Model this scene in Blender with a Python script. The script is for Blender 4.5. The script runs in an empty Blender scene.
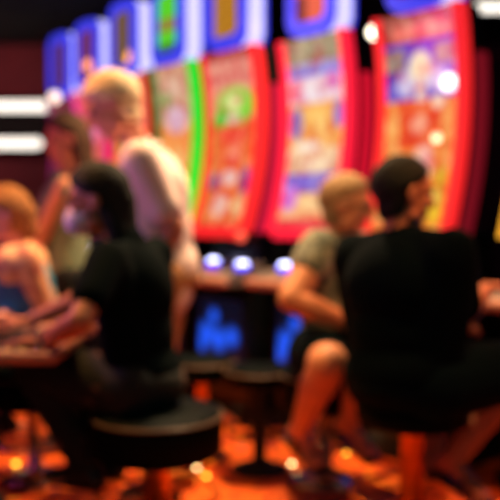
import bpy, bmesh, math, random
from mathutils import Vector, Matrix, noise
random.seed(7)
C = bpy.context.scene.collection
V = Vector
PI = math.pi

# ------------------------------------------------------------------ camera
CAM_Z = 1.2
PITCH = math.atan(35 / 800.0)
cd = bpy.data.cameras.new('camera')
cam = bpy.data.objects.new('camera', cd)
C.objects.link(cam)
cam.location = (0, 0, CAM_Z)
cam.rotation_euler = (PI / 2 - PITCH, 0, 0)
cd.sensor_width = 36
cd.lens = 57.6
cd.clip_start = 0.05
cd.dof.use_dof = True
cd.dof.focus_distance = 1.0
cd.dof.aperture_fstop = 2.6
bpy.context.scene.camera = cam
vs = bpy.context.scene.view_settings
vs.view_transform = 'Standard'
vs.look = 'None'
vs.gamma = 1
vs.exposure = 0
vs.use_curve_mapping = False

# ------------------------------------------------------------------ helpers
def lin(c):
    r = []
    for x in c[:3]:
        x = x / 255.0
        r.append(x / 12.92 if x <= 0.04045 else ((x + 0.055) / 1.055) ** 2.4)
    return r

def mat(name, col, rough=0.6, metal=0.0, col2=None, scale=8.0, bump=0.0, spec=0.5):
    m = bpy.data.materials.new(name)
    m.use_nodes = True
    nt = m.node_tree
    b = nt.nodes['Principled BSDF']
    b.inputs['Roughness'].default_value = rough
    b.inputs['Metallic'].default_value = metal
    b.inputs['Specular IOR Level'].default_value = spec
    c1 = lin(col)
    c2 = lin(col2) if col2 else [x * 0.82 for x in c1]
    tc = nt.nodes.new('ShaderNodeTexCoord')
    n = nt.nodes.new('ShaderNodeTexNoise')
    n.inputs['Scale'].default_value = scale
    n.inputs['Detail'].default_value = 4
    nt.links.new(tc.outputs['Object'], n.inputs['Vector'])
    r = nt.nodes.new('ShaderNodeValToRGB')
    r.color_ramp.elements[0].position = 0.35
    r.color_ramp.elements[1].position = 0.65
    r.color_ramp.elements[0].color = (*c2, 1)
    r.color_ramp.elements[1].color = (*c1, 1)
    nt.links.new(n.outputs['Fac'], r.inputs['Fac'])
    nt.links.new(r.outputs['Color'], b.inputs['Base Color'])
    if bump:
        bp = nt.nodes.new('ShaderNodeBump')
        bp.inputs['Strength'].default_value = bump
        bp.inputs['Distance'].default_value = 0.01
        nt.links.new(n.outputs['Fac'], bp.inputs['Height'])
        nt.links.new(bp.outputs['Normal'], b.inputs['Normal'])
    return m

def glow(name, col, strength=1.0):
    m = bpy.data.materials.new(name)
    m.use_nodes = True
    nt = m.node_tree
    b = nt.nodes['Principled BSDF']
    c = lin(col)
    b.inputs['Base Color'].default_value = (*[x * 0.3 for x in c], 1)
    b.inputs['Emission Color'].default_value = (*c, 1)
    b.inputs['Emission Strength'].default_value = strength
    b.inputs['Roughness'].default_value = 0.4
    return m

def art_material(name, strength=1.0):
    m = bpy.data.materials.new(name)
    m.use_nodes = True
    nt = m.node_tree
    b = nt.nodes['Principled BSDF']
    a = nt.nodes.new('ShaderNodeAttribute')
    a.attribute_name = 'art'
    b.inputs['Base Color'].default_value = (0.01, 0.01, 0.012, 1)
    b.inputs['Roughness'].default_value = 0.15
    nt.links.new(a.outputs['Color'], b.inputs['Emission Color'])
    b.inputs['Emission Strength'].default_value = strength
    return m

def tag(o, label=None, cat=None, group=None, kind=None):
    if label: o['label'] = label
    if cat: o['category'] = cat
    if group: o['group'] = group
    if kind: o['kind'] = kind
    return o

def thing(name, loc, rotz, label, cat, group=None):
    o = bpy.data.objects.new(name, None)
    o.empty_display_size = 0.1
    C.objects.link(o)
    o.location = loc
    o.rotation_euler = (0, 0, rotz)
    return tag(o, label, cat, group)

def obj(name, bm, m, parent=None, smooth=False, world=False):
    me = bpy.data.meshes.new(name)
    bmesh.ops.recalc_face_normals(bm, faces=bm.faces[:])
    bm.to_mesh(me)
    bm.free()
    if smooth:
        for p in me.polygons: p.use_smooth = True
    me.materials.append(m)
    o = bpy.data.objects.new(name, me)
    C.objects.link(o)
    if parent is not None:
        o.parent = parent
        if world:
            o.matrix_parent_inverse = (Matrix.Translation(parent.location) @ Matrix.Rotation(parent.rotation_euler.z, 4, 'Z')).inverted()
    return o

def add_box(bm, x0, x1, y0, y1, z0, z1, bev=0.0, M=None):
    r = bmesh.ops.create_cube(bm, size=1)
    vsx = r['verts']
    for v in vsx:
        v.co = V((x0 + (v.co.x + .5) * (x1 - x0), y0 + (v.co.y + .5) * (y1 - y0), z0 + (v.co.z + .5) * (z1 - z0)))
        if M is not None: v.co = M @ v.co
    if bev > 0:
        es = list({e for v in vsx for e in v.link_edges})
        bmesh.ops.bevel(bm, geom=es, offset=bev, segments=2, affect='EDGES', clamp_overlap=True)
    return bm

def box(x0, x1, y0, y1, z0, z1, bev=0.0):
    return add_box(bmesh.new(), x0, x1, y0, y1, z0, z1, bev)

def add_lathe(bm, prof, seg=32, c=(0, 0, 0)):
    rings = []
    for r, z in prof:
        if r <= 1e-6:
            rings.append([bm.verts.new((c[0], c[1], c[2] + z))])
        else:
            rings.append([bm.verts.new((c[0] + r * math.cos(2 * PI * i / seg), c[1] + r * math.sin(2 * PI * i / seg), c[2] + z)) for i in range(seg)])
    for a, b in zip(rings[:-1], rings[1:]):
        for i in range(seg):
            j = (i + 1) % seg
            if len(a) == 1 and len(b) == 1: continue
            if len(a) == 1: bm.faces.new((a[0], b[i], b[j]))
            elif len(b) == 1: bm.faces.new((a[i], a[j], b[0]))
            else: bm.faces.new((a[i], a[j], b[j], b[i]))
    return bm

def lathe(prof, seg=32, c=(0, 0, 0)):
    return add_lathe(bmesh.new(), prof, seg, c)

def add_torus(bm, R, r, z, seg=40, rs=10, c=(0, 0)):
    g = []
    for i in range(seg):
        a = 2 * PI * i / seg
        g.append([bm.verts.new((c[0] + (R + r * math.cos(b)) * math.cos(a), c[1] + (R + r * math.cos(b)) * math.sin(a), z + r * math.sin(b)))
                  for b in [2 * PI * k / rs for k in range(rs)]])
    for i in range(seg):
        for k in range(rs):
            bm.faces.new((g[i][k], g[(i + 1) % seg][k], g[(i + 1) % seg][(k + 1) % rs], g[i][(k + 1) % rs]))
    return bm

def frame_of(d):
    d = d.normalized()
    a = V((0, 0, 1)) if abs(d.z) < 0.9 else V((1, 0, 0))
    x = d.cross(a).normalized()
    return x, d.cross(x).normalized(), d

def add_capsule(bm, a, b, ra, rb, seg=16):
    a, b = V(a), V(b)
    x, y, d = frame_of(b - a if (b - a).length > 1e-6 else V((0, 0, 1)))
    rings = []
    for k in range(5):                                   # start cap
        t = PI / 2 * k / 5
        rings.append((a - d * ra * math.cos(t), ra * math.sin(t)))
    n = 6
    for k in range(n + 1):
        t = k / n
        rings.append((a.lerp(b, t), ra + (rb - ra) * t))
    for k in range(4, -1, -1):
        t = PI / 2 * k / 5
        rings.append((b + d * rb * math.cos(t), rb * math.sin(t)))
    prev = None
    for c, r in rings:
        cur = [bm.verts.new(c)] if r < 1e-6 else [bm.verts.new(c + (x * math.cos(2 * PI * i / seg) + y * math.sin(2 * PI * i / seg)) * r) for i in range(seg)]
        if prev:
            for i in range(seg):
                j = (i + 1) % seg
                if len(prev) == 1: bm.faces.new((prev[0], cur[i], cur[j]))
                elif len(cur) == 1: bm.faces.new((prev[i], prev[j], cur[0]))
                else: bm.faces.new((prev[i], prev[j], cur[j], cur[i]))
        prev = cur
    return bm

def add_ellipsoid(bm, c, axes, radii, seg=24):
    r = bmesh.ops.create_uvsphere(bm, u_segments=seg, v_segments=seg // 2 + 2, radius=1)
    for v in r['verts']:
        p = v.co.copy()
        v.co = V(c) + axes[0] * p.x * radii[0] + axes[1] * p.y * radii[1] + axes[2] * p.z * radii[2]
    return bm

def remeshed(name, bm, m, parent, voxel=0.006, smooth_it=6):
    """union of overlapping closed shapes as one continuous surface"""
    me = bpy.data.meshes.new(name)
    bmesh.ops.recalc_face_normals(bm, faces=bm.faces[:])
    bm.to_mesh(me)
    bm.free()
    t = bpy.data.objects.new('work', me)
    C.objects.link(t)
    r = t.modifiers.new('r', 'REMESH')
    r.mode = 'VOXEL'
    r.voxel_size = voxel
    if smooth_it:
        s = t.modifiers.new('s', 'SMOOTH')
        s.factor = 0.5
        s.iterations = smooth_it
    dg = bpy.context.evaluated_depsgraph_get()
    dg.update()
    me2 = bpy.data.meshes.new_from_object(t.evaluated_get(dg))
    bpy.data.objects.remove(t)
    me2.name = name
    for p in me2.polygons: p.use_smooth = True
    me2.materials.clear()
    me2.materials.append(m)
    o = bpy.data.objects.new(name, me2)
    C.objects.link(o)
    o.parent = parent
    o.matrix_parent_inverse = (Matrix.Translation(parent.location) @ Matrix.Rotation(parent.rotation_euler.z, 4, 'Z')).inverted()
    return o

def copy_tree(o, parent=None):
    c = o.copy()
    C.objects.link(c)
    c.parent = parent
    for ch in list(o.children):
        copy_tree(ch, c)
    return c

# ------------------------------------------------------------------ materials
M_black = mat('black_lacquer', (16, 20, 22), 0.3)
M_blackmatt = mat('black_paint', (12, 15, 17), 0.8)
M_vinyl = mat('black_vinyl', (2, 15, 16), 0.6, scale=30, bump=0.15, spec=.05)
M_piping = mat('seat_piping', (120, 96, 76), 0.35)
M_gold = mat('brass', (240, 150, 60), 0.45, 1.0)
M_chrome = mat('chrome', (200, 195, 190), 0.18, 1.0)
M_tan = mat('tan_padding', (206, 138, 112), 0.55, scale=20)
M_grey = mat('cabinet_grey', (120, 110, 104), 0.5)
M_wall = mat('maroon_wall', (124, 62, 76), 0.85, col2=(96, 48, 64), scale=1.2)
M_ceil = mat('black_ceiling', (10, 13, 18), 0.9)
M_dwall = mat('dark_wall', (16, 20, 24), 0.9)

# carpet
M_carpet = bpy.data.materials.new('patterned_carpet')
M_carpet.use_nodes = True
nt = M_carpet.node_tree
b = nt.nodes['Principled BSDF']
b.inputs['Roughness'].default_value = 0.7
b.inputs['Specular IOR Level'].default_value = 0.25
tc = nt.nodes.new('ShaderNodeTexCoord')
def ramp(stops, interp='LINEAR'):
    r = nt.nodes.new('ShaderNodeValToRGB')
    r.color_ramp.interpolation = interp
    els = r.color_ramp.elements
    els[0].position, els[0].color = stops[0][0], (*lin(stops[0][1]), 1)
    els[1].position, els[1].color = stops[-1][0], (*lin(stops[-1][1]), 1)
    for p, c in stops[1:-1]:
        e = els.new(p)
        e.color = (*lin(c), 1)
    return r
nz = nt.nodes.new('ShaderNodeTexNoise')
nz.inputs['Scale'].default_value = 3.4
nz.inputs['Detail'].default_value = 1.5
nz.inputs['Distortion'].default_value = 2.2
nt.links.new(tc.outputs['Object'], nz.inputs['Vector'])
r1 = ramp([(0.0, (90, 24, 40)), (0.36, (150, 40, 26)), (0.44, (240, 98, 24)), (0.60, (250, 112, 24)), (0.68, (228, 76, 24)), (1.0, (180, 40, 30))])
nt.links.new(nz.outputs['Fac'], r1.inputs['Fac'])
vo = nt.nodes.new('ShaderNodeTexVoronoi')
vo.inputs['Scale'].default_value = 5.5
nt.links.new(tc.outputs['Object'], vo.inputs['Vector'])
r2 = ramp([(0.0, (255, 255, 255)), (0.13, (255, 255, 255)), (0.17, (0, 0, 0)), (1.0, (0, 0, 0))])
nt.links.new(vo.outputs['Distance'], r2.inputs['Fac'])
r3 = ramp([(0.0, (240, 170, 30)), (0.45, (240, 150, 30)), (0.5, (120, 30, 130)), (0.75, (250, 190, 60)), (1.0, (70, 30, 60))], 'CONSTANT')
nt.links.new(vo.outputs['Color'], r3.inputs['Fac'])
mx = nt.nodes.new('ShaderNodeMix')
mx.data_type = 'RGBA'
nt.links.new(r2.outputs['Color'], mx.inputs['Factor'])
nt.links.new(r1.outputs['Color'], mx.inputs[6])
nt.links.new(r3.outputs['Color'], mx.inputs[7])
nt.links.new(mx.outputs[2], b.inputs['Base Color'])

# ------------------------------------------------------------------ room shell
def struct(name, bm, m):
    o = obj(name, bm, m)
    o['kind'] = 'structure'
    return o
struct('floor', box(-5, 5, 0.3, 9.2, -0.1, 0), M_carpet)
struct('ceiling', box(-5, 5, 0.3, 9.2, 3.1, 3.2), M_ceil)
struct('wall_back', box(-5, 5, 9.0, 9.2, 0, 3.1), M_wall)
struct('wall_left', box(-5.1, -5, 0.3, 9.2, 0, 3.1), M_dwall)
struct('wall_right', box(5, 5.1, 0.3, 9.2, 0, 3.1), M_dwall)
struct('baseboard_back', box(-5, 5, 8.97, 9.0, 0, 0.12, 0.004), M_blackmatt)

# ------------------------------------------------------------------ slot machines
def mixc(a, b, t):
    return [a[i] * (1 - t) + b[i] * t for i in range(3)]

def blob(c, u, v, cu, cv, ru, rv, col, hard=0.35):
    d = math.hypot((u - cu) / ru, (v - cv) / rv)
    t = max(0.0, min(1.0, (1 - d) / hard + 0.0))
    return mixc(c, col, t) if d < 1 else c

def rect(c, u, v, u0, u1, v0, v1, col):
    return list(col) if u0 <= u <= u1 and v0 <= v <= v1 else c

def art_right(u, v):                                     # orange block on blue, big pale figure
    c = [245, 130, 50] if v > .38 else [62, 50, 205]
    if v < .13: c = [150, 60, 50]
    c = rect(c, u, v, .12, .9, .045, .115, (240, 130, 105))
    c = rect(c, u, v, 0, .3, .15, .25, (140, 120, 112))
    c = rect(c, u, v, .72, 1, .15, .24, (150, 125, 120))
    c = blob(c, u, v, .3, .31, .17, .075, (205, 200, 240))
    c = blob(c, u, v, .72, .3, .17, .07, (215, 205, 245))
    c = blob(c, u, v, .5, .24, .19, .085, (250, 238, 190))
    c = rect(c, u, v, .42, .56, .28, .40, (240, 215, 200))
    c = rect(c, u, v, .22, .78, .40, .60, (238, 78, 28))
    c = rect(c, u, v, 0, .2, .44, .62, (250, 165, 80))
    c = rect(c, u, v, .8, 1, .40, .66, (248, 150, 70))
    c = blob(c, u, v, .48, .50, .15, .055, (250, 150, 120))
    c = blob(c, u, v, .88, .33, .12, .045, (480, 470, 460))  # white reflection on the screen, painted into the art
    c = blob(c, u, v, .74, .405, .11, .04, (250, 210, 180))
    c = blob(c, u, v, .74, .565, .07, .025, (480, 430, 330))  # smaller cream reflection, painted in as well
    c = blob(c, u, v, .58, .68, .18, .11, (250, 175, 165))
    c = rect(c, u, v, .5, .64, .72, .95, (235, 120, 130))
    c = blob(c, u, v, .66, .84, .1, .06, (150, 90, 190))
    c = rect(c, u, v, .76, .92, .70, .88, (225, 170, 40))
    c = blob(c, u, v, .84, .91, .14, .05, (245, 190, 30))
    return c

def art_striped(u, v):                                   # tan top, lilac bands, gold centre
    c = [238, 160, 110]
    if v < .13: c = mixc([175, 150, 125], [150, 140, 110], (math.sin(u * 18) + 1) / 2)
    elif v < .20: c = [176, 178, 235] if v < .16 else [110, 120, 240]
    elif v < .33: c = [240, 200, 225]
    elif v < .56: c = [250, 170, 84]
    elif v < .62: c = [250, 205, 160]
    elif v < .70: c = [225, 165, 130]
    elif v < .79: c = [120, 105, 225]
    elif v < .93: c = [250, 165, 110]
    else: c = [238, 40, 60]
    c = blob(c, u, v, .12, .26, .14, .07, (250, 110, 150))
    c = blob(c, u, v, .8, .23, .16, .06, (225, 110, 200))
    c = blob(c, u, v, .48, .27, .28, .07, (245, 230, 245))
    c = blob(c, u, v, .12, .43, .14, .10, (120, 120, 215))
    c = blob(c, u, v, .9, .40, .12, .08, (140, 120, 220))
    c = blob(c, u, v, .5, .42, .28, .09, (255, 196, 96))
    c = blob(c, u, v, .35, .55, .3, .035, (255, 235, 215))
    c = blob(c, u, v, .55, .65, .35, .035, (255, 225, 190))
    c = blob(c, u, v, .15, .82, .18, .08, (215, 120, 235))
    c = blob(c, u, v, .55, .84, .3, .06, (255, 205, 140))
    return c

def art_green(u, v):                                     # green emblem over an orange reel field
    c = [240, 100, 44]
    if v < .05: c = [175, 60, 62]
    elif v < .20: c = mixc([235, 120, 110], [222, 150, 130], (math.sin(u * 20 + v * 50) + 1) / 2)
    elif v < .38: c = [238, 140, 110]
    c = blob(c, u, v, .55, .30, .48, .12, (105, 222, 40))
    c = blob(c, u, v, .52, .28, .26, .07, (225, 235, 150))
    c = blob(c, u, v, .2, .37, .17, .05, (40, 200, 40))
    c = blob(c, u, v, .5, .37, .2, .03, (240, 200, 190))
    c = rect(c, u, v, .25, .8, .42, .5, (245, 62, 40))
    c = blob(c, u, v, .55, .56, .17, .09, (250, 120, 90))
    c = rect(c, u, v, 0, .1, .4, 1, (200, 140, 50))
    c = blob(c, u, v, .18, .72, .13, .06, (120, 50, 140))
    c = blob(c, u, v, .86, .72, .13, .09, (130, 60, 150))
    c = blob(c, u, v, .5, .70, .22, .05, (235, 190, 190))
    c = blob(c, u, v, .5, .60, .12, .03, (240, 60, 60))
    c = blob(c, u, v, .4, .85, .2, .08, (240, 195, 180))
    c = blob(c, u, v, .8, .86, .15, .08, (240, 190, 130))
    if v > .965: c = [240, 30, 40]
    return c

def art_beige(u, v):
    c = [205, 150, 120] if v < .34 else [250, 150, 70]
    c = rect(c, u, v, 0, .12, 0, .5, (80, 120, 50))
    c = blob(c, u, v, .5, .14, .3, .08, (225, 185, 160))
    c = blob(c, u, v, .3, .2, .15, .06, (120, 150, 80))
    c = blob(c, u, v, .55, .33, .32, .10, (225, 200, 225))
    c = blob(c, u, v, .5, .58, .3, .1, (250, 190, 110))
    c = blob(c, u, v, .5, .8, .3, .1, (230, 90, 60))
    return c

def art_pink(u, v):
    c = [225, 70, 90]
    c = blob(c, u, v, .5, .25, .4, .15, (240, 120, 170))
    c = blob(c, u, v, .4, .6, .3, .2, (245, 150, 70))
    return c

def art_dusk(u, v):
    c = [104, 46, 62]
    c = blob(c, u, v, .5, .3, .35, .15, (130, 66, 78))
    return blob(c, u, v, .4, .7, .3, .15, (120, 60, 50))

SCR_Z0, SCR_Z1 = 1.10, 2.175
def prof(t):
    return -0.115 + 0.415 * t - 0.335 * t * t            # local y, forward is negative

def curved_bar(x0, x1, d0, d1, t0=0.0, t1=1.0, n=26):
    bm = bmesh.new()
    prev = None
    for k in range(n + 1):
        t = t0 + (t1 - t0) * k / n
        z = SCR_Z0 + (SCR_Z1 - SCR_Z0) * t
        y = prof(t)
        cur = [bm.verts.new(p) for p in ((x0, y + d0, z), (x1, y + d0, z), (x1, y + d1, z), (x0, y + d1, z))]
        if prev:
            for i in range(4):
                bm.faces.new((prev[i], prev[(i + 1) % 4], cur[(i + 1) % 4], cur[i]))
        else: bm.faces.new(cur)
        prev = cur
    bm.faces.new(prev)
    return bm

def art_panel(name, fn, parent, m, x0, x1, surf, nu=36, nv=90, thick=0.012, busy=0):
    """display panel, colours of the picture it shows held as a colour attribute"""
    bm = bmesh.new()
    lay = bm.verts.layers.float_color.new('art')
    g = []
    for j in range(nv + 1):
        v = j / nv
        row = []
        for i in range(nu + 1):
            u = i / nu
            y, z = surf(1 - v)
            cc = fn(u, v)
            if busy:
                n_ = noise.noise(V((u * 7 + busy, v * 17, busy))) + .6 * noise.noise(V((u * 16, v * 38 + busy, 3)))
                cc = mixc(cc, (255, 222, 170) if n_ > 0 else (200, 30, 36), min(.38, abs(n_) * .7))
            w = bm.verts.new((x0 + (x1 - x0) * u, y, z))
            w[lay] = (*lin(cc), 1)
            row.append(w)
        g.append(row)
    for j in range(nv):
        for i in range(nu):
            bm.faces.new((g[j][i], g[j + 1][i], g[j + 1][i + 1], g[j][i + 1]))
    # back and rim so the panel has its thickness
    def bk(w):
        q = bm.verts.new(w.co + V((0, thick, 0)))
        q[lay] = (0, 0, 0, 1)
        return q
    per = [g[0][i] for i in range(nu + 1)] + [g[j][nu] for j in range(1, nv + 1)] + [g[nv][i] for i in range(nu - 1, -1, -1)] + [g[j][0] for j in range(nv - 1, 0, -1)]
    bks = [bk(w) for w in per]
    for i in range(len(per)):
        j = (i + 1) % len(per)
        bm.faces.new((per[i], per[j], bks[j], bks[i]))
    return obj(name, bm, m, parent, smooth=False)

def rounded(w, h, r, n=8, cx=0, cz=0):
    pts = []
    for sx, sz, a0 in ((1, 1, 0), (-1, 1, 90), (-1, -1, 180), (1, -1, 270)):
        for k in range(n + 1):
            a = math.radians(a0 + 90 * k / n)
            pts.append((cx + sx * (w / 2 - r) + r * math.cos(a), cz + sz * (h / 2 - r) + r * math.sin(a)))
    return pts

def ring_mesh(outer, inner, y0, y1):
    bm = bmesh.new()
    n = len(outer)
    a = [[bm.verts.new((x, y, z)) for x, z in loop] for loop, y in ((outer, y0), (inner, y0), (inner, y1), (outer, y1))]
    for i in range(n):
        j = (i + 1) % n
        for k in range(4):
            l = (k + 1) % 4
            bm.faces.new((a[k][i], a[k][j], a[l][j], a[l][i]))
    return bm

G_blue = glow('blue_neon', (62, 64, 236), 1.0)
G_lilac = glow('lilac_neon', (208, 202, 255), 1.25)
G_btn = glow('white_button', (205, 208, 255), 7.0)
G_btnring = glow('blue_button_ring', (60, 60, 245), 2.5)
G_mag = glow('magenta_strip', (225, 60, 200), 0.9)
M_art = art_material('lit_display', 1.0)
M_art2 = art_material('lit_sign', 1.0)

def make_machine(loc, rot, spec, label):
    t = thing('slot_machine', (loc[0], loc[1], 0), rot, label, 'slot machine', 'bank of slot machines')
    Gs = glow('edge_light', spec['edge'], spec.get('es', 1.0))
    Gs2 = glow('side_light', spec['side'], 0.8)
    # lower cabinet
    bm = box(-.26, .26, -.07, .50, 0.08, .82, 0.015)
    obj('cabinet', bm, M_black, t)
    obj('base', box(-.27, .27, -.11, .52, 0, .08, 0.008), M_blackmatt, t)
    def belly(u, v):
        c = [8, 12, 30]
        for (cu, cv, r) in ((.16, .60, .28), (.45, .68, .30), (.34, .30, .19), (.75, .6, .24), (.05, .8, .2)):
            c = blob(c, u, v, cu, cv, r * .8, r, (30, 92, 255), 0.6)
        return c
    art_panel('belly_display', belly, t, M_art2, -.21, .21, lambda s: (-.088, .34 + .36 * s), 24, 24)
    obj('belly_frame', ring_mesh(rounded(.48, .42, .03, cz=.52), rounded(.42, .36, .02, cz=.52), -.10, -.065), M_black, t)
    # button deck, sloping up to the screen
    bm = bmesh.new()
    poly = [(-.25, .80), (-.25, .845), (-.20, .865), (.03, .93), (.03, .80)]
    for xx in (-.255, .255): pass
    va = [bm.verts.new((-.255, y, z)) for y, z in poly]
    vb = [bm.verts.new((.255, y, z)) for y, z in poly]
    bm.faces.new(va); bm.faces.new(vb[::-1])
    for i in range(5):
        j = (i + 1) % 5
        bm.faces.new((va[i], va[j], vb[j], vb[i]))
    dk = obj('button_deck', bm, M_grey, t)
    bm = bmesh.new()
    add_capsule(bm, (-.25, -.265, .822), (.25, -.265, .822), .028, .028)
    obj('armrest', bm, M_tan, t, smooth=True)
    for bx, by in spec.get('buttons', ((-.12, -.1), (.14, -.1))):
        z = .865 + (by + .2) / .23 * .065
        bm = lathe([(0, .0), (.042, .0), (.042, .022), (.037, .028), (0, .028)], 24, (bx, by, z - .004))
        rg = obj('button_ring', bm, G_btnring, t)
        bm = lathe([(0, .024), (.035, .024), (.034, .036), (.022, .045), (0, .047)], 24, (bx, by, z - .004))
        obj('button', bm, G_btn, rg, smooth=True)
    bm = bmesh.new()
    for q in range(4):
        add_box(bm, -.05 + q * .03, -.028 + q * .03, -.17, -.14, .872, .885, .003)
    obj('small_buttons', bm, G_mag, t)
    # column behind deck up to screen
    obj('neck', box(-.22, .22, .02, .3, .82, 1.12, .01), M_black, t)
    # screen head
    obj('screen_housing', curved_bar(-.25, .25, .012, .16), M_black, t)
    art_panel('display', spec['art'], t, M_art, -.215, .215, lambda s: (prof(s) - .002, SCR_Z0 + (SCR_Z1 - SCR_Z0) * s), busy=1 + loc[0])
    for s in (-1, 1):
        x0, x1 = sorted((s * .213, s * .256))
        if s < 0 and 'left' in spec: Gl = glow('dim_edge', spec['left'], 1.0)
        else: Gl = Gs
        obj('edge_light', curved_bar(x0, x1, -.022, .045 if s > 0 else .02), Gl, t)
    bm = bmesh.new(); add_ellipsoid(bm, (.235, prof(0) - .012, SCR_Z0 - .022), (V((1, 0, 0)), V((0, 1, 0)), V((0, 0, 1))), (.03, .03, .03), 18)
    obj('edge_light_cap', bm, glow('edge_cap', mixc(spec['edge'], (170, 235, 160) if spec['edge'][1] > 200 else (255, 150, 90), .45), 1.3), t, smooth=True)
    bm = box(-.2, .2, -.15, -.10, SCR_Z0 - .035, SCR_Z0 + .02, .008)
    obj('bottom_light', bm, Gs if 'bottom' not in spec else glow('bottom_light', spec['bottom'], 1.0), t)
    obj('side_light', curved_bar(.250, .278, .08, .15, 0.0, .8), Gs2, t)
    # topper sign
    cx, cz, w, h = .015, 2.435, .345, .52
    o1, i1 = rounded(w, h, .10, cx=cx, cz=cz), rounded(w - .10, h - .14, .05, cx=cx, cz=cz)
    tp = obj('topper_frame', ring_mesh(o1, i1, -.075, -.055), G_blue, t)
    o2, i2 = rounded(w + .004, h + .004, .10, cx=cx, cz=cz), rounded(w - .1, h - .11, .07, cx=cx, cz=cz)
    i3 = rounded(w - .096, h - .106, .07, cx=cx, cz=cz)
    obj('topper_frame', ring_mesh(o2, i3, -.056, -.032), G_blue, t)
    obj('topper_light_band', ring_mesh(o2, i2, -.032, .085), G_lilac, t)
    obj('topper_frame', ring_mesh(o2, i3, .085, .115), G_blue, t)
    obj('topper_back', ring_mesh(rounded(w - .02, h - .02, .09, cx=cx, cz=cz), rounded(.02, .02, .005, cx=cx, cz=cz), .0, .13), M_black, t)
    art_panel('topper_sign', spec['sign'], t, M_art2, cx - w / 2 + .05, cx + w / 2 - .05, lambda s: (-.052, cz - h / 2 + .065 + (h - .13) * s), 24, 28)
    obj('topper_bracket', box(-.1, .1, .0, .1, 2.16, 2.25, .01), M_black, t)
    return t

def sign_amber(u, v):
    c = [190, 130, 34]
    c = blob(c, u, v, .5, .08, .3, .2, (255, 235, 170))
    return mixc(c, [150, 95, 30], (math.sin(v * 30 + u * 9) + 1) / 4)
def sign_green(u, v):
    c = [90, 210, 40]
    c = rect(c, u, v, .05, .95, .42, .62, (150, 130, 60))
    return rect(c, u, v, 0, 1, .85, 1, (60, 90, 60))
def sign_red(u, v):
    c = [235, 92, 66]
    return rect(c, u, v, 0, .35, .6, 1, (120, 30, 30))
def sign_dim(u, v):
    c = [112, 84, 62]
    return blob(c, u, v, .85, .88, .28, .17, (400, 260, 140))
def sign_dusk(u, v):
    return [92, 48, 96]
def sign_dim2(u, v):
    c = [110, 50, 92]
    return blob(c, u, v, .5, .7, .3, .13, (380, 230, 130))

RED, RED2 = (244, 36, 40), (215, 20, 48)
th = -math.atan2(.76, .65)
MACH = [
    ((1.345, 3.37), dict(edge=(250, 176, 40), side=RED2, art=art_striped, sign=sign_red), 'slot machine with amber edge light, nearest to the seated man in black'),
    ((.82, 3.9), dict(edge=RED, side=(120, 16, 30), art=art_right, sign=sign_red), 'red-edged slot machine showing a blue and orange screen with pale figure'),
    ((.36, 4.43), dict(edge=(248, 30, 60), side=RED2, art=art_striped, sign=sign_red), 'red-edged slot machine with lilac-banded gold screen behind the seated woman'),
    ((-.108, 4.81), dict(edge=RED, side=(190, 20, 60), art=art_green, sign=sign_amber), 'red-edged slot machine with a green emblem above an orange screen'),
    ((-.50, 5.27), dict(edge=(26, 226, 48), side=(120, 100, 30), left=(70, 84, 40), art=art_beige, sign=sign_green), 'slot machine with bright green edge light and green topper sign'),
    ((-.858, 5.72), dict(edge=(242, 34, 36), side=RED2, art=art_beige, sign=sign_dim), 'red-edged slot machine directly behind the white-haired man'),
    ((-1.226, 6.29), dict(edge=(235, 30, 150), side=RED2, art=art_pink, sign=sign_dim2), 'slot machine with magenta edge light, third from the far end of the bank'),
    ((-1.545, 6.74), dict(edge=(130, 26, 90), side=(70, 14, 30), art=art_dusk, sign=sign_dusk), 'slot machine second from the far end of the bank'),
    ((-1.68, 7.35), dict(edge=(90, 26, 60), side=(60, 14, 30), art=art_dusk, sign=sign_dusk), 'slot machine at the far end of the bank, smallest in view'),
]
for i, (loc, spec, lab) in enumerate(MACH):
    if i == 2: spec['buttons'] = ((-.135, -.1), (.14, -.1))
    if i == 3: spec['buttons'] = ((-.08, -.08), (.215, -.1))
    make_machine(loc, th, spec, lab)

# ------------------------------------------------------------------ stools
def make_stool(loc, r, seat_z, post_r, post_m, label, group, thick=.16, pipe=None, ring=.215):
    t = thing('bar_stool', (loc[0], loc[1], 0), 0, label, 'stool', group)
    z = seat_z
    obj('seat', lathe([(0, z - thick), (r * .90, z - thick), (r * .985, z - thick + .012), (r, z - .04), (r * .985, z - .016), (r * .93, z - .002), (r * .5, z + .006), (0, z + .008)], 48), M_vinyl, t, smooth=True)
    obj('seat_piping', add_torus(bmesh.new(), r * .985, .006, z - .018, 56, 8), pipe or M_piping, t, smooth=True)
    obj('post', lathe([(0, .03), (post_r, .03), (post_r, z - thick - .03), (post_r * 1.5, z - thick), (0, z - thick)], 28), post_m, t, smooth=True)
    obj('base_plate', lathe([(0, 0), (r * .82, 0), (r * .82, .012), (r * .5, .03), (post_r * 1.6, .045), (0, .045)], 48), post_m, t, smooth=True)
    bm = add_torus(bmesh.new(), ring, .011, .19, 48, 10)
    for k in range(4):
        a = PI / 4 + k * PI / 2
        add_capsule(bm, (post_r * .8 * math.cos(a), post_r * .8 * math.sin(a), .19), ((ring - .005) * math.cos(a), (ring - .005) * math.sin(a), .19), .008, .008, 10)
    obj('foot_ring', bm, post_m, t, smooth=True)
    return t
GS = 'round black stools in front of the slot machines'
make_stool((-.335, 2.86), .238, .5, .045, M_gold, 'round black vinyl stool under the man in the black t-shirt', GS)
make_stool((.59, 2.87), .205, .535, .045, M_gold, 'black stool with brass post under the large man in black', GS, .085, M_vinyl)
make_stool((.34, 3.57), .20, .5, .035, M_chrome, 'stool under the short-haired woman with bare knees', GS, ring=.18)
make_stool((-.98, 3.60), .20, .5, .035, M_chrome, 'stool under the woman in the teal dress', GS)
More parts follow.
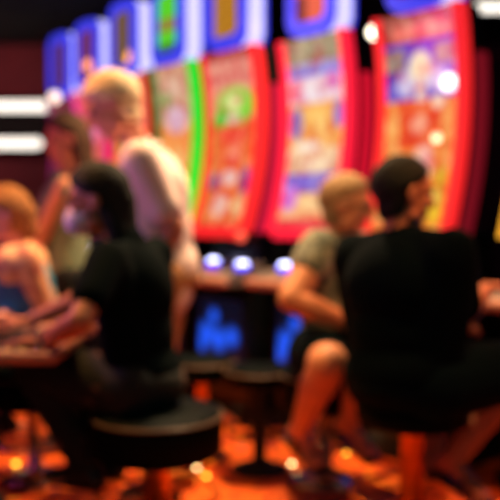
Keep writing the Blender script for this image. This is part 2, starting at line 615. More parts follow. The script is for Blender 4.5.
make_stool((-.235, 3.90), .165, .5, .03, M_gold, 'empty black stool beside the standing man, no one seated', GS, .1, ring=.15)
make_stool((.045, 3.72), .165, .49, .032, M_blackmatt, 'empty black stool on a black post, nearest the seated woman', GS, .08, ring=.145)

# ------------------------------------------------------------------ gaming table, left
t = thing('gaming_table', (-1.15, 3.0, 0), 0, 'black gaming table with tan padded rim where the left players rest their hands', 'table')
obj('table_top', box(-.55, .50, -.37, .30, .70, .735, .012), M_black, t)
bm = bmesh.new()
for a, b_ in (((-.55, -.38, .73), (.5, -.38, .73)), ((.5, -.38, .73), (.5, .30, .73)), ((.5, .30, .73), (-.55, .30, .73))):
    add_capsule(bm, a, b_, .021, .021)
obj('padded_rim', bm, M_tan, t, smooth=True)
obj('pedestal', box(-.5, .10, -.05, .22, .06, .70, .02), M_black, t)
obj('plinth', box(-.53, .14, -.09, .26, 0, .06, .01), M_blackmatt, t)
G_amb = glow('amber_glint', (255, 176, 50), 11)  # glow colours for the added floor glints
G_warm = glow('cream_glint', (255, 214, 140), 16)
G_magl = glow('magenta_glint', (220, 40, 200), 6)
lm = obj('cup_holder', lathe([(0, 0), (.034, 0), (.036, .012), (.026, .014), (.024, .004), (0, .004)], 28, (.45, -.32, .736)), M_chrome, t, smooth=True)
for k, (x, y) in enumerate(((.33, -.325), (.38, -.325), (.28, -.31))):
    obj('button', lathe([(0, 0), (.017, 0), (.015, .012), (0, .016)], 20, (x, y, .736)), glow('tan_button', (226, 160, 90), .7), t, smooth=True)

def lamp(name, loc, r, m, label, group, cat='light'):  # small emissive disc, an added stand-in for a glint
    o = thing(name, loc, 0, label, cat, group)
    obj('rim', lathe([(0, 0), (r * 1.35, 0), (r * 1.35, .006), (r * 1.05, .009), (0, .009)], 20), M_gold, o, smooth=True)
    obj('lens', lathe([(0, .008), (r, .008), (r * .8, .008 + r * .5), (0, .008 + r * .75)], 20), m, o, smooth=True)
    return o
FG = 'small round stand-in floor glints'
for (px, py, m, r, lab) in (  # added glowing discs in place of bright glints near the floor
        (328, 452, G_warm, .013, 'brightest cream stand-in floor glint below the seated woman, beside her foot'),
        (345, 455, G_amb, .012, 'amber stand-in floor glint just right of the brightest one'),
        (291, 466, G_warm, .010, 'cream stand-in floor glint left of the woman, farther of the close pair'),
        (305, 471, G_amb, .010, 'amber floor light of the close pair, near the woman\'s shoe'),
        (281, 472, G_amb, .010, 'amber stand-in floor glint leftmost of the three by the woman'),
        (181, 476, G_amb, .011, 'amber stand-in floor glint under the right edge of the big stool'),
        (206, 478, G_amb, .011, 'amber stand-in floor glint between the big stool and empty stool'),
        (196, 470, G_warm, .009, 'small cream stand-in floor glint farthest of the three by the big stool'),
        (16, 466, G_amb, .013, 'amber stand-in floor glint at the left edge, farther of two'),
        (25, 488, G_amb, .013, 'amber stand-in floor glint at the left edge, nearer of two'),
        (8, 480, G_magl, .014, 'magenta stand-in floor glint at the left edge')):
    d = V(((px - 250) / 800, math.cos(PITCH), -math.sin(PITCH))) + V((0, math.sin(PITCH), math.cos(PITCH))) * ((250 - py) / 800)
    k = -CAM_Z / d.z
    lamp('floor_glint', (round(d.x * k, 2), round(d.y * k, 2), 0), r, m, lab, FG)

# ------------------------------------------------------------------ lights that are objects
G_tube = glow('white_tube', (255, 246, 232), 1.7)
G_glob = glow('white_globe', (255, 244, 215), 7)
def light_bar(x0, x1, y, z, h, label, rot=0.0, drop=True):
    cx = (x0 + x1) / 2
    w = (x1 - x0) / 2
    o = thing('light_bar', (cx, y, z), rot, label, 'light', 'white tube lights')
    obj('housing', box(-w, w, .0, .07, -h / 2 - .012, h / 2 + .012, .01), M_black, o)
    bm = bmesh.new()
    add_capsule(bm, (-w + h / 2, -.0, 0), (w - h / 2, -.0, 0), h / 2, h / 2, 20)
    obj('tube', bm, G_tube, o, smooth=True)
    if drop:
        for s in (-.8, .8):
            b2 = bmesh.new()
            add_capsule(b2, (s * w, .03, h / 2), (s * w, .03, 3.1 - z), .006, .006, 8)
            obj('hanger', b2, M_blackmatt, o)
    return o
t = obj('sign_board', box(-3.6, -2.05, 8.9, 9.0, 1.92, 2.5, .02), M_dwall)
tag(t, 'black board on the maroon wall between the two white tubes', 'board')
light_bar(-3.55, -2.10, 8.83, 2.39, .115, 'long white tube light on the maroon wall, upper of two', drop=False)
light_bar(-3.55, -2.28, 8.83, 1.985, .115, 'long white tube light on the maroon wall, lower of two', drop=False)
light_bar(1.66, 2.4, 6.0, 2.735, .075, 'white tube light hung above the bank at the right edge', rot=-.0)

def globe(x, y, z, r, m, label):
    o = thing('pendant_lamp', (x, y, z), 0, label, 'lamp', 'round pendant lamps')
    bm = bmesh.new(); add_ellipsoid(bm, (0, 0, 0), (V((1, 0, 0)), V((0, 1, 0)), V((0, 0, 1))), (r, r, r))
    obj('bulb', bm, m, o, smooth=True)
    obj('socket', lathe([(0, r * .8), (r * .5, r * .8), (r * .4, r * 1.5), (0, r * 1.5)], 20), M_black, o, smooth=True)
    bm = bmesh.new(); add_capsule(bm, (0, 0, r * 1.3), (0, 0, 3.1 - z), .005, .005, 8)
    obj('cord', bm, M_blackmatt, o)
globe(.93, 6.0, 2.555, .05, G_glob, 'bright white round pendant lamp between the two right-hand machines')
globe(-1.576, 6.5, 2.15, .045, glow('pale_globe', (255, 225, 205), 2.2), 'small pale round pendant lamp at the far end of the bank, by the white tubes')

# ------------------------------------------------------------------ people
def two_bone(a, t, l1, l2, pole):
    a, t = V(a), V(t)
    d = t - a
    L = min(d.length, (l1 + l2) * .995)
    L = max(L, abs(l1 - l2) * 1.05)
    d.normalize()
    end = a + d * L
    x = (l1 * l1 - l2 * l2 + L * L) / (2 * L)
    h = math.sqrt(max(l1 * l1 - x * x, 0))
    p = V(pole) - d * V(pole).dot(d)
    p.normalize()
    return a + d * x + p * h, end

def skin(name, col, col2=None):
    m = mat(name, col, 0.55, col2=col2, scale=14, bump=0.02)
    return m

def build_person(label, sp):
    s = sp.get('s', 1.0)
    wd = sp.get('w', 1.0)
    F = V((*sp['F'], 0)).normalized()
    L = V((-F.y, F.x, 0))
    U0 = V((0, 0, 1))
    P = V(sp['pelvis'])
    U = V(sp.get('up', (0, 0, 1))).normalized()
    Lt = (L - U * L.dot(U)).normalized()
    Ft = Lt.cross(U).normalized()
    if Ft.dot(F) < 0: Ft = -Ft
    root = thing('person', (P.x, P.y, 0), math.atan2(F.y, F.x), label, 'person')
    J = {}
    J['chest'] = P + U * .30 * s
    bend = sp.get('bend', 0.0)                            # upper back hunch
    J['neck'] = P + U * .49 * s + Ft * bend * s
    hf = V(sp['face']).normalized()
    hu = U0 - hf * U0.dot(hf) * 1.0
    hu.normalize()
    hl = hu.cross(hf).normalized()
    J['head'] = V(sp['head']) if 'head' in sp else J['neck'] + (U * .55 + U0 * .45).normalized() * .185 * s + Ft * .03 * s
    H = J['head']
    for k, sg in (('L', 1), ('R', -1)):
        J['sh' + k] = P + U * .445 * s + Lt * sg * .185 * wd * s + Ft * bend * .6
        J['hip' + k] = P + L * sg * .095 * wd * s - U0 * .01
        J['el' + k], J['wr' + k] = two_bone(J['sh' + k], sp['hand' + k], .285 * s, .255 * s, sp.get('pole' + k, tuple(L * sg * .6 - U0 - F * .4)))
        J['kn' + k], J['an' + k] = two_bone(J['hip' + k], sp['ank' + k], .43 * s, .42 * s, sp.get('kpole' + k, tuple(F + U0 * .35)))
    def torso(bm, g, hem=0.0):
        fat = sp.get('fat', 1.0)
        add_ellipsoid(bm, P + U * .02 * s, (Lt, Ft, U), (.165 * wd * s + g, .125 * fat * s + g, .13 * s + g))
        add_ellipsoid(bm, P + U * .16 * s + Ft * .01, (Lt, Ft, U), (.150 * wd * s + g, .115 * fat * s + g, .16 * s + g))
        add_ellipsoid(bm, P + U * .32 * s + Ft * bend * .4, (Lt, Ft, U), (.165 * wd * s + g, .115 * fat * s + g, .17 * s + g))
        for k in 'LR':
            add_capsule(bm, J['neck'] - U * .025 * s, J['sh' + k] - U * .012, .050 * s + g, .047 * s + g)
            add_capsule(bm, J['sh' + k] - U * .03 - Lt * (.02 if k == 'L' else -.02), J['hip' + k] + U * .1, .066 * wd * s + g * .7, .08 * wd * s + g * .7)
    def arm(bm, k, g, f0, f1, fore=0.0):
        a, e, w = J['sh' + k], J['el' + k], J['wr' + k]
        aw = sp.get('armw', 1.0)
        r = lambda t: (.056 - .014 * t) * s * aw + g
        add_capsule(bm, a.lerp(e, f0), a.lerp(e, f1), r(f0), r(f1))
        if fore > 0:
            rr = lambda t: (.043 - .017 * t) * s * aw + g
            add_capsule(bm, e, e.lerp(w, min(.35, fore)), (.041 * s * aw) + g, .042 * s * aw + g)
            add_capsule(bm, e.lerp(w, min(.3, fore)), e.lerp(w, fore), .042 * s * aw + g, rr(fore))
    def leg(bm, k, g, f1, shin=0.0, sg_=0.0):
        h, n, a = J['hip' + k], J['kn' + k], J['an' + k]
        lw = sp.get('legw', 1.0)
        r = lambda t: (.092 - .030 * t) * s * lw + g
        add_capsule(bm, h, h.lerp(n, f1), r(0), r(f1))
        if shin > 0:
            back = -(F) * .012
            add_capsule(bm, n, n.lerp(a, min(.35, shin)) + back, .058 * s * lw + g, .059 * s * lw + g)
            add_capsule(bm, n.lerp(a, min(.33, shin)) + back, n.lerp(a, shin), .057 * s * lw + g, (.057 - .021 * shin) * s * lw + g)
    def foot_dirs(k):
        d = V(sp.get('toe' + k, tuple(F))).normalized()
        return d
    # --- body
    bm = bmesh.new()
    torso(bm, 0)
    for k in 'LR':
        arm(bm, k, 0, 0, 1, 1)
        leg(bm, k, 0, 1, 1)
        d = foot_dirs(k)
        a = J['an' + k]
        side = d.cross(U0).normalized()
        dn = side.cross(d).normalized() * 1.0
        if dn.z > 0: dn = -dn
        add_capsule(bm, a, a - d * .035 + dn * .045 * s, .036 * s, .034 * s)
        add_capsule(bm, a + dn * .03 * s, a + d * .11 * s + dn * .052 * s, .036 * s, .026 * s)
        for q in range(5):
            o_ = side * (q - 2) * .016
            ln = (.165, .172, .168, .16, .15)[q if k == 'L' else 4 - q]
            add_capsule(bm, a + d * .09 * s + dn * .055 * s + o_ * .9, a + d * ln * s + dn * .065 * s + o_, .015, .0105, 10)
    # neck and head with a face
    add_capsule(bm, J['neck'] - U * .04, H - hu * .05 * s - hf * .02 * s, .060 * s, .052 * s)
    ax = (hl, hf, hu)
    hs = s * 1.07
    add_ellipsoid(bm, H + hu * .030 * hs - hf * .012 * hs, ax, (.076 * hs, .098 * hs, .092 * hs))
    add_ellipsoid(bm, H - hu * .030 * hs + hf * .022 * hs, ax, (.062 * hs, .066 * hs, .086 * hs))
    add_ellipsoid(bm, H - hu * .088 * hs + hf * .058 * hs, ax, (.028 * hs, .024 * hs, .022 * hs))   # chin
    add_capsule(bm, H + hu * .018 * hs + hf * .082 * hs, H - hu * .022 * hs + hf * .104 * hs, .010 * hs, .015 * hs, 12)   # nose
    for sg in (-1, 1):
        add_ellipsoid(bm, H - hu * .026 * hs + hf * .094 * hs + hl * sg * .012 * hs, ax, (.009 * hs, .010 * hs, .008 * hs), 12)
        add_capsule(bm, H + hu * .030 * hs + hf * .084 * hs + hl * sg * .012 * hs, H + hu * .028 * hs + hf * .070 * hs + hl * sg * .048 * hs, .010 * hs, .010 * hs, 12)  # brow
        add_ellipsoid(bm, H - hu * .014 * hs + hf * .062 * hs + hl * sg * .036 * hs, ax, (.022 * hs, .022 * hs, .022 * hs), 14)   # cheek
        add_ellipsoid(bm, H - hu * .005 * hs - hf * .008 * hs + hl * sg * .079 * hs, (hl, (hf * .95 - hl * sg * .3).normalized(), hu), (.008 * hs, .020 * hs, .033 * hs), 14)   # ear
        add_capsule(bm, H - hu * .068 * hs + hf * .012 * hs + hl * sg * .05 * hs, H - hu * .088 * hs + hf * .05 * hs + hl * sg * .014 * hs, .02 * hs, .018 * hs, 12)   # jaw line
    for dz_, rr in ((-.050, .0085), (-.063, .0095)):
        add_capsule(bm, H + hu * dz_ * hs + hf * .080 * hs - hl * .017 * hs, H + hu * dz_ * hs + hf * .080 * hs + hl * .017 * hs, rr * hs, rr * hs, 10)
    # hands: palm, four fingers of unequal length, thumb from the side
    for k, sg in (('L', 1), ('R', -1)):
        w, e = J['wr' + k], J['el' + k]
        fd = V(sp['fdir' + k]).normalized() if 'fdir' + k in sp else (w - e).normalized()
        pn = V(sp.get('palm' + k, (0, 0, -1)))            # the way the palm looks
        pn = (pn - fd * pn.dot(fd)).normalized()
        sd = fd.cross(pn).normalized() * (-sg)            # towards the thumb
        if 'thumb' + k in sp and sd.dot(V(sp['thumb' + k])) < 0: sd = -sd
        hz = sp.get('hz', 1.0) * s
        for q in range(4):
            b0 = w + sd * (.030 - .020 * q) * hz * .35
            b1 = w + fd * .082 * hz + sd * (.030 - .020 * q) * hz
            add_capsule(bm, b0, b1, .0155 * hz, .0135 * hz, 10)
        curl = sp.get('curl', .35)
        for q, ln in enumerate((.070, .079, .074, .058)):
            p0 = w + fd * .082 * hz + sd * (.030 - .020 * q) * hz
            dcur = (fd + sd * (.10 - .07 * q)).normalized()
            rad = (.0095, .0098, .0094, .0083)[q] * hz
            for seg_, fr in enumerate((.45, .30, .25)):
                an = curl * (seg_ + .6) * .9
                dd = (dcur * math.cos(an) + pn * math.sin(an)).normalized()
                p1 = p0 + dd * ln * fr * hz
                add_capsule(bm, p0, p1, rad, rad * .92, 10)
                p0, rad = p1, rad * .92
        tb = w + fd * .02 * hz + sd * .022 * hz
        t1 = tb + (fd * .75 + sd * .75 + pn * .25).normalized() * .045 * hz
        t2 = t1 + (fd * .95 + sd * .30 + pn * .3).normalized() * .032 * hz
        t3 = t2 + (fd * 1.0 + sd * .05 + pn * .35).normalized() * .026 * hz
        add_capsule(bm, tb, t1, .016 * hz, .012 * hz, 10)
        add_capsule(bm, t1, t2, .012 * hz, .0105 * hz, 10)
        add_capsule(bm, t2, t3, .0105 * hz, .009 * hz, 10)
    remeshed('body', bm, sp['skin'], root, .0055, 3)
    # eyes
    for sg in (-1, 1):
        e = bmesh.new()
        add_ellipsoid(e, H + hu * .010 * hs + hf * .078 * hs + hl * sg * .032 * hs, ax, (.014 * hs, .009 * hs, .008 * hs), 16)
        obj('eye', e, M_eye, root, True, True)
    # --- clothes
    g = .013
    sh = sp['shirt']
    bm = bmesh.new()
    torso(bm, g + sp.get('loose', 0))
    add_capsule(bm, J['neck'] - U * .10 * s, J['neck'] + (H - J['neck']) * .10, .085 * s, .062 * s)
    if sp.get('standing'):
        for q in (-1, 1):
            add_capsule(bm, P + U * .34 * s + L * q * .055, P - U0 * .075 + L * q * .062, .118 * s * sp.get('fat', 1), .128 * s)
    for k in 'LR':
        if sh['sleeve'] > 0:
            arm(bm, k, g + .006, 0, min(1, sh['sleeve']), max(0, sh['sleeve'] - 1))
            if sh['sleeve'] <= 1:                         # flared cuff
                a_, e_ = J['sh' + k], J['el' + k]
                q0 = a_.lerp(e_, sh['sleeve'])
                add_capsule(bm, a_.lerp(e_, .35), q0, .060 * s * sp.get('armw', 1), .066 * s * sp.get('armw', 1))
    so = remeshed('shirt', bm, sh['mat'], root, .010, 11)
    if sh.get('label'): so['label'] = sh['label']
    if sp.get('collar'):
        bm = bmesh.new()
        n0 = J['neck']
        pts = []
        for q in range(24):
            a = 2 * PI * q / 24
            pts.append(n0 + U * (.028 + .012 * math.cos(a + PI)) * s + (Lt * math.cos(a) + Ft * math.sin(a)) * .07 * s)
        for q in range(24):
            add_capsule(bm, pts[q], pts[(q + 1) % 24], .013, .013, 8)
        remeshed('collar', bm, sh['mat'], root, .006, 2)
    tr = sp['trousers']
    bm = bmesh.new()
    add_ellipsoid(bm, P - U0 * .01, (L, F, U0), (.172 * wd * s + g, .135 * sp.get('fat', 1) * s + g, .125 * s))
    for k in 'LR':
        leg(bm, k, g + .006 + tr.get('loose', 0), min(1, tr['len']), max(0, tr['len'] - 1))
    remeshed(tr.get('name', 'trousers'), bm, tr['mat'], root, .010, 4)
    if sp.get('shawl'):
        bm = bmesh.new()
        for k in 'LR':
            add_capsule(bm, J['neck'] - U * .03, J['sh' + k], .068 * s, .082 * s)
            add_capsule(bm, J['sh' + k], J['sh' + k].lerp(J['el' + k], .12), .088 * s, .082 * s)
            add_capsule(bm, J['sh' + k] - Ft * .05, P + U * .12 + Lt * (.1 if k == 'L' else -.1) - Ft * .06, .085 * s, .06 * s)
        remeshed('shawl', bm, sp['shawl'], root, .009, 5)
    # shoes
    for k in 'LR':
        d = foot_dirs(k)
        a = J['an' + k]
        side = d.cross(U0).normalized()
        dn = side.cross(d).normalized()
        if dn.z > 0: dn = -dn
        bm = bmesh.new()
        if sp.get('sandal'):
            M_ = Matrix.Translation(a + dn * .088 * s + d * .055) @ Matrix((side, d, -dn)).transposed().to_4x4()
            add_box(bm, -.042, .042, -.115, .13, -.010, .008, .004, M_)
            for q in (.02, .07):
                for z_ in range(8):
                    an0, an1 = PI * z_ / 8, PI * (z_ + 1) / 8
                    f = lambda t: M_ @ V((.044 * math.cos(t), q, .068 * math.sin(t) * (1 - q * 3)))
                    add_capsule(bm, f(an0), f(an1), .006, .006, 8)
            remeshed('sandal', bm, sp['shoe'], root, .005, 1)
        else:
            add_capsule(bm, a, a - d * .035 + dn * .05 * s, .044 * s, .043 * s)
            add_capsule(bm, a - d * .03 + dn * .05 * s, a + d * .15 * s + dn * .058 * s, .043 * s, .036 * s)
            add_capsule(bm, a, a + d * .10 * s + dn * .045 * s, .043 * s, .036 * s)
            remeshed('shoe', bm, sp['shoe'], root, .008, 2)
    # hair
    hr = sp['hair']
    bm = bmesh.new()
    r = bmesh.ops.create_uvsphere(bm, u_segments=56, v_segments=36, radius=1)
    for v in r['verts']:
        d = v.co.normalized()                             # x = head left, y = forward, z = up
        line = d.z + hr.get('front', .10) - .75 * max(0, d.y) + hr.get('low', .55) * max(0, -d.y) * 1.25
        t_ = max(0.0, min(1.0, line / .30)) ** .8
        nn = noise.noise(d * 5.0) * .03 + noise.noise(d * 14.0) * .025 * hr.get('rough', 1.0)
        k_ = .90 + (.13 * hr.get('vol', 1.0) + .06 + nn) * t_
        v.co = H + hu * .026 * hs - hf * .012 * hs + hl * d.x * .080 * hs * k_ + hf * d.y * .101 * hs * k_ + hu * d.z * .097 * hs * k_
    nape = [((0, -.052, 0), (0, -.050, -.062), .050, .040), ((.03, -.040, 0), (.026, -.042, -.055), .047, .036), ((-.03, -.040, 0), (-.026, -.042, -.055), .047, .036)]
    for (p0, p1, r0, r1) in nape + hr.get('locks', []):
        cv = lambda p: H + hl * p[0] * hs + hf * p[1] * hs + hu * p[2] * hs
        add_capsule(bm, cv(p0), cv(p1), r0 * hs, r1 * hs)
    remeshed('hair', bm, hr['mat'], root, .006, 1)
    # extras
    if sp.get('mask'):
        bm = bmesh.new()
        add_ellipsoid(bm, H - hu * .055 * hs + hf * .058 * hs, ax, (.062 * hs, .066 * hs, .056 * hs))
        for sg in (-1, 1):
            add_capsule(bm, H - hu * .05 * hs + hf * .05 * hs + hl * sg * .06 * hs, H - hu * .01 * hs - hf * .01 * hs + hl * sg * .083 * hs, .004, .004, 8)
        remeshed('face_mask', bm, sp['mask'], root, .005, 2)
    if sp.get('glasses'):
        bm = bmesh.new()
        for sg in (-1, 1):
            cc = H + hu * .010 * hs + hf * .096 * hs + hl * sg * .033 * hs
            for q in range(16):
                a0, a1 = 2 * PI * q / 16, 2 * PI * (q + 1) / 16
                f = lambda a_: cc + hl * .026 * math.cos(a_) * hs + hu * .019 * math.sin(a_) * hs
                add_capsule(bm, f(a0), f(a1), .003, .003, 6)
            add_capsule(bm, cc + hl * sg * .026 * hs, H + hu * .012 * hs - hf * .01 * hs + hl * sg * .085 * hs, .003, .003, 6)
        add_capsule(bm, H + hu * .012 * hs + hf * .098 * hs - hl * .008, H + hu * .012 * hs + hf * .098 * hs + hl * .008, .003, .003, 6)
        obj('glasses', bm, M_black, root, False, True)
    if sp.get('watch'):
        k = sp['watch']
        w, e = J['wr' + k], J['el' + k]
        bm = bmesh.new()
        x_, y_, d_ = frame_of(w - e)
        c0 = w.lerp(e, .12)
        for q in range(20):
            a0, a1 = 2 * PI * q / 20, 2 * PI * (q + 1) / 20
            add_capsule(bm, c0 + (x_ * math.cos(a0) + y_ * math.sin(a0)) * .034, c0 + (x_ * math.cos(a1) + y_ * math.sin(a1)) * .034, .008, .008, 8)
        obj('watch', bm, M_chrome, root, True, True)
    return root, J

M_eye = mat('eye', (70, 50, 45), 0.2)
S_tan = skin('skin_warm', (226, 150, 112))
S_pink = skin('skin_pink', (216, 142, 120))
S_dark = skin('skin_tanned', (200, 122, 88))
M_tee = mat('black_cotton', (2, 14, 17), 1.0, scale=25, bump=0.1, spec=.06)
M_tee2 = mat('dark_navy_cotton', (2, 13, 19), 1.0, scale=25, bump=0.1, spec=.06)
M_polo = mat('pale_pink_polo', (248, 224, 222), 1.0, spec=.1, col2=(238, 208, 212), scale=9, bump=.05)
M_khaki = mat('khaki_cotton', (196, 140, 96), 0.9)
M_jeans = mat('dark_patterned_denim', (8, 20, 23), 0.85, scale=12, bump=.2)
M_short = mat('dark_teal_shorts', (3, 22, 28), 0.95, spec=.08)
M_teal = mat('teal_dress', (20, 140, 160), 0.9, col2=(50, 70, 120), scale=5)
M_shawl = mat('tan_shawl', (240, 190, 138), 1.0, spec=.05, col2=(170, 100, 92), scale=16, bump=.3)
M_top = mat('grey_green_print', (158, 158, 138), 0.85, col2=(40, 66, 66), scale=22)
M_sage = mat('sage_top', (130, 150, 120), 0.85)
M_shoe = mat('black_leather', (14, 16, 18), 0.4)
H_dark = mat('dark_hair', (7, 11, 12), 0.85, scale=60, bump=.5)
H_white = mat('white_hair', (246, 222, 184), 0.8, scale=60, bump=.5, col2=(222, 190, 150))
H_brown = mat('brown_hair', (80, 52, 32), 0.8, scale=60, bump=.5)
H_blond = mat('dark_blond_hair', (186, 118, 48), 0.8, scale=60, bump=.5, col2=(90, 60, 30))
H_grey = mat('grey_blond_hair', (196, 160, 116), 0.8, scale=60, bump=.5, col2=(134, 104, 76))
M_mask = mat('white_mask_cloth', (240, 226, 248), 0.9)

# jeans with pale worn patches
ntj = M_jeans.node_tree
for n in ntj.nodes:
    if n.type == 'VALTORGB':
        e = n.color_ramp.elements.new(.70)
        n.color_ramp.elements[1].position = .60
        e.position = .72
        e.color = (*lin((150, 104, 80)), 1)

build_person('man in black t-shirt and dark jeans, seated on the big stool with back turned', dict(
    pelvis=(-.395, 2.90, .60), F=(-.94, .34), up=(-.07, .02, 1), face=(-.96, .02, -.18), head=(-.56, 2.93, 1.252),
    handL=(-.70, 2.70, .772), handR=(-.86, 3.06, .785), poleL=(.05, -1, -.5), poleR=(0, .6, -1), fdirL=(-1, .12, -.05), fdirR=(-1, 0, -.05),
    ankL=(-.60, 2.93, .27), ankR=(-.55, 3.05, .27), kpoleL=(-.9, .4, .5), kpoleR=(-.9, .5, .5),
    w=.98, fat=1.08, armw=1.0, watch='L', curl=.3,
    skin=S_dark, shirt=dict(mat=M_tee, sleeve=.66), trousers=dict(mat=M_jeans, len=1.93, loose=.008), shoe=M_shoe,
    hair=dict(mat=H_dark, front=.28, low=.8, vol=1.45, locks=[((0, -.07, -.01), (0, -.065, -.13), .065, .055), ((.03, -.05, -.02), (.03, -.06, -.12), .05, .045), ((-.03, -.05, -.02), (-.03, -.06, -.12), .05, .045)]), mask=M_mask))

build_person('large man in plain black t-shirt seated with his back to the camera', dict(
    pelvis=(.555, 2.83, .625), F=(.76, .65), up=(-.04, .04, 1), face=(.9, .25, -.12), head=(.552, 2.87, 1.275), w=1.2, fat=1.4, armw=1.08, legw=1.1, loose=.016,
    handR=(.895, 3.02, .92), handL=(.78, 3.12, .79), poleR=(0, .1, -1), poleL=(-.2, .2, -1), fdirR=(.7, .6, .08), fdirL=(.7, .4, -.2),
    ankR=(.76, 2.93, .30), ankL=(.70, 3.02, .30), kpoleR=(.9, .3, .45), kpoleL=(.6, .8, .45), toeR=(.2, -.2, -.10), toeL=(.7, .65, -.1),
    skin=S_dark, shirt=dict(mat=M_tee2, sleeve=.82), trousers=dict(mat=M_short, len=1.0, loose=.02, name='shorts'), shoe=M_shoe, sandal=True,
    hair=dict(mat=H_dark, front=.18, low=.6, vol=1.0)))

build_person('short-haired woman in grey-green top seated sideways with bare knees', dict(
    pelvis=(.352, 3.54, .605), F=(.75, -.66), up=(.13, -.04, 1), face=(.93, -.25, -.2), head=(.42, 3.48, 1.24), fat=1.1, w=.95, armw=1.3, legw=1.25,
    handR=(.40, 3.24, .76), handL=(.44, 3.31, .765), poleR=(-.25, -.7, -1), poleL=(.6, .3, -1), fdirR=(.9, -.2, -.15), fdirL=(.4, -.7, -.2),
    ankR=(.215, 3.31, .315), ankL=(.43, 3.40, .32), kpoleR=(.28, -.8, 1.0), kpoleL=(.2, -.8, 1.0), toeR=(.3, -.5, -.25), toeL=(.4, -.5, -.25),
    skin=S_tan, shirt=dict(mat=M_top, sleeve=.35), trousers=dict(mat=M_short, len=.72, name='shorts'), shoe=M_shoe, sandal=True,
    hair=dict(mat=H_grey, front=.12, low=.7, vol=1.2), glasses=True))

build_person('standing white-haired man in pale pink polo shirt looking down', dict(
    pelvis=(-.378, 3.40, .955), F=(-1, .05), up=(-.05, 0, 1), face=(-.88, -.12, -.50), head=(-.572, 3.34, 1.65), s=1.04, fat=1.08, armw=1.15, standing=True, bend=.05,
    handL=(-.43, 3.29, .92), handR=(-.55, 3.62, 1.0), poleL=(1, -.2, 0), poleR=(.8, .4, -.3), palmL=(0, .9, 0), palmR=(0, -1, 0), fdirL=(-.1, -.03, -1),
    ankL=(-.36, 3.31, .085), ankR=(-.31, 3.49, .085), kpoleL=(-1, 0, 0), kpoleR=(-1, 0, 0), loose=.012, collar=True,
    skin=S_pink, shirt=dict(mat=M_polo, sleeve=.72), trousers=dict(mat=M_khaki, len=1.92, loose=.012), shoe=M_shoe,
    hair=dict(mat=H_white, front=.28, low=.75, vol=1.35)))

build_person('standing woman with brown hair and sage sleeveless top, behind the teal-dressed woman', dict(
    pelvis=(-.95, 4.10, .90), F=(-.9, -.35), face=(-.9, -.4, -.15), up=(-.03, 0, 1), s=.975, w=.92, standing=True, head=(-.935, 4.08, 1.58),
    handL=(-1.20, 3.97, .88), handR=(-1.18, 4.2, .98), poleL=(.6, -.4, -.6), poleR=(.6, .4, -.6),
    ankL=(-.90, 4.01, .085), ankR=(-.92, 4.19, .085), kpoleL=(-1, 0, 0), kpoleR=(-1, 0, 0),
    skin=S_tan, shirt=dict(mat=M_sage, sleeve=0), trousers=dict(mat=M_jeans, len=1.92), shoe=M_shoe,
    hair=dict(mat=H_brown, front=.2, low=.8, vol=1.5, locks=[((0, -.085, 0), (0, -.09, -.13), .05, .035), ((.06, -.04, 0), (.06, -.05, -.12), .035, .025), ((-.06, -.04, 0), (-.06, -.05, -.12), .035, .025)])))

build_person('woman in teal dress and tan shawl seated at the gaming table', dict(
    pelvis=(-.94, 3.58, .59), F=(-1, -.2), up=(-.22, -.03, 1), face=(-.93, -.3, -.22), head=(-1.085, 3.53, 1.195), s=.93, fat=1.15, bend=.03,
    handL=(-1.02, 3.25, .785), handR=(-1.28, 3.36, .79), poleL=(-.1, .3, -1), poleR=(0, .5, -1), fdirL=(-.8, -.3, -.05),
    ankL=(-1.15, 3.45, .28), ankR=(-1.13, 3.62, .28), kpoleL=(-1, -.2, .45), kpoleR=(-1, 0, .45),
    skin=S_pink, shirt=dict(mat=M_teal, sleeve=1.45), trousers=dict(mat=M_teal, len=1.1, name='skirt'), shoe=M_shoe, shawl=M_shawl,
    hair=dict(mat=H_blond, front=.15, low=.8, vol=1.6, locks=[((0, -.09, 0), (0, -.09, -.09), .055, .04)])))

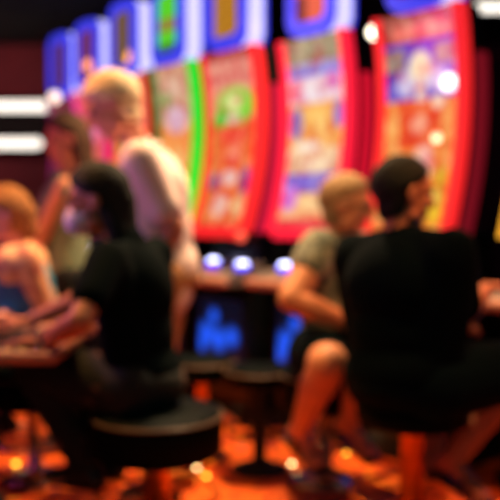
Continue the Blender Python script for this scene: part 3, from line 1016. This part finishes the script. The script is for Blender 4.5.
# ------------------------------------------------------------------ lamps (light only)
def area(name, loc, target, size, energy, col):
    d = bpy.data.lights.new(name, 'AREA')
    d.shape = 'DISK'
    d.size = size
    d.energy = energy
    d.color = lin(col)
    o = bpy.data.objects.new(name, d)
    C.objects.link(o)
    o.location = loc
    o.rotation_euler = (V(target) - V(loc)).to_track_quat('-Z', 'Y').to_euler()
    return o
def spot(name, loc, target, ang, energy, col, r=.08, blend=.6):
    d = bpy.data.lights.new(name, 'SPOT')
    d.spot_size = math.radians(ang)
    d.spot_blend = blend
    d.shadow_soft_size = r
    d.energy = energy
    d.color = lin(col)
    o = bpy.data.objects.new(name, d)
    C.objects.link(o)
    o.location = loc
    o.rotation_euler = (V(target) - V(loc)).to_track_quat('-Z', 'Y').to_euler()
    return o
spot('ceiling_spot_aisle', (.1, 4.1, 3.05), (.05, 3.9, 0), 85, 480, (255, 208, 150))
spot('ceiling_spot_standing', (.3, 3.75, 3.05), (-.4, 3.35, 1.4), 40, 170, (255, 220, 170))
spot('ceiling_spot_woman', (.75, 2.3, 3.05), (.25, 3.2, .6), 34, 120, (255, 190, 110))
spot('ceiling_spot_left', (-1.5, 3.3, 3.05), (-.85, 3.0, .8), 60, 230, (255, 180, 100))
spot('ceiling_spot_far', (-2.6, 6.5, 3.05), (-2.8, 8.9, 1.6), 90, 85, (255, 150, 130))
area('magenta_fill', (-2.4, 3.4, 1.9), (-.6, 3.2, 1.3), .6, 10, (255, 80, 170))
area('mask_fill', (-1.35, 2.85, 1.35), (-.6, 2.9, 1.15), .2, 2.2, (225, 170, 255))  # added lilac fill to brighten the mask; no lamp stands at the table
spot('ceiling_spot_right', (1.5, 2.2, 3.05), (.9, 3.02, .7), 34, 170, (255, 150, 90))
spot('ceiling_spot_front', (0, 1.9, 3.05), (-.1, 3.1, 0), 80, 22, (255, 190, 130))

w = bpy.data.worlds.new('world')
bpy.context.scene.world = w
w.use_nodes = True
w.node_tree.nodes['Background'].inputs[0].default_value = (.05, .46, .48, 1)
w.node_tree.nodes['Background'].inputs[1].default_value = .13
bpy.context.scene.cycles.use_denoising = True
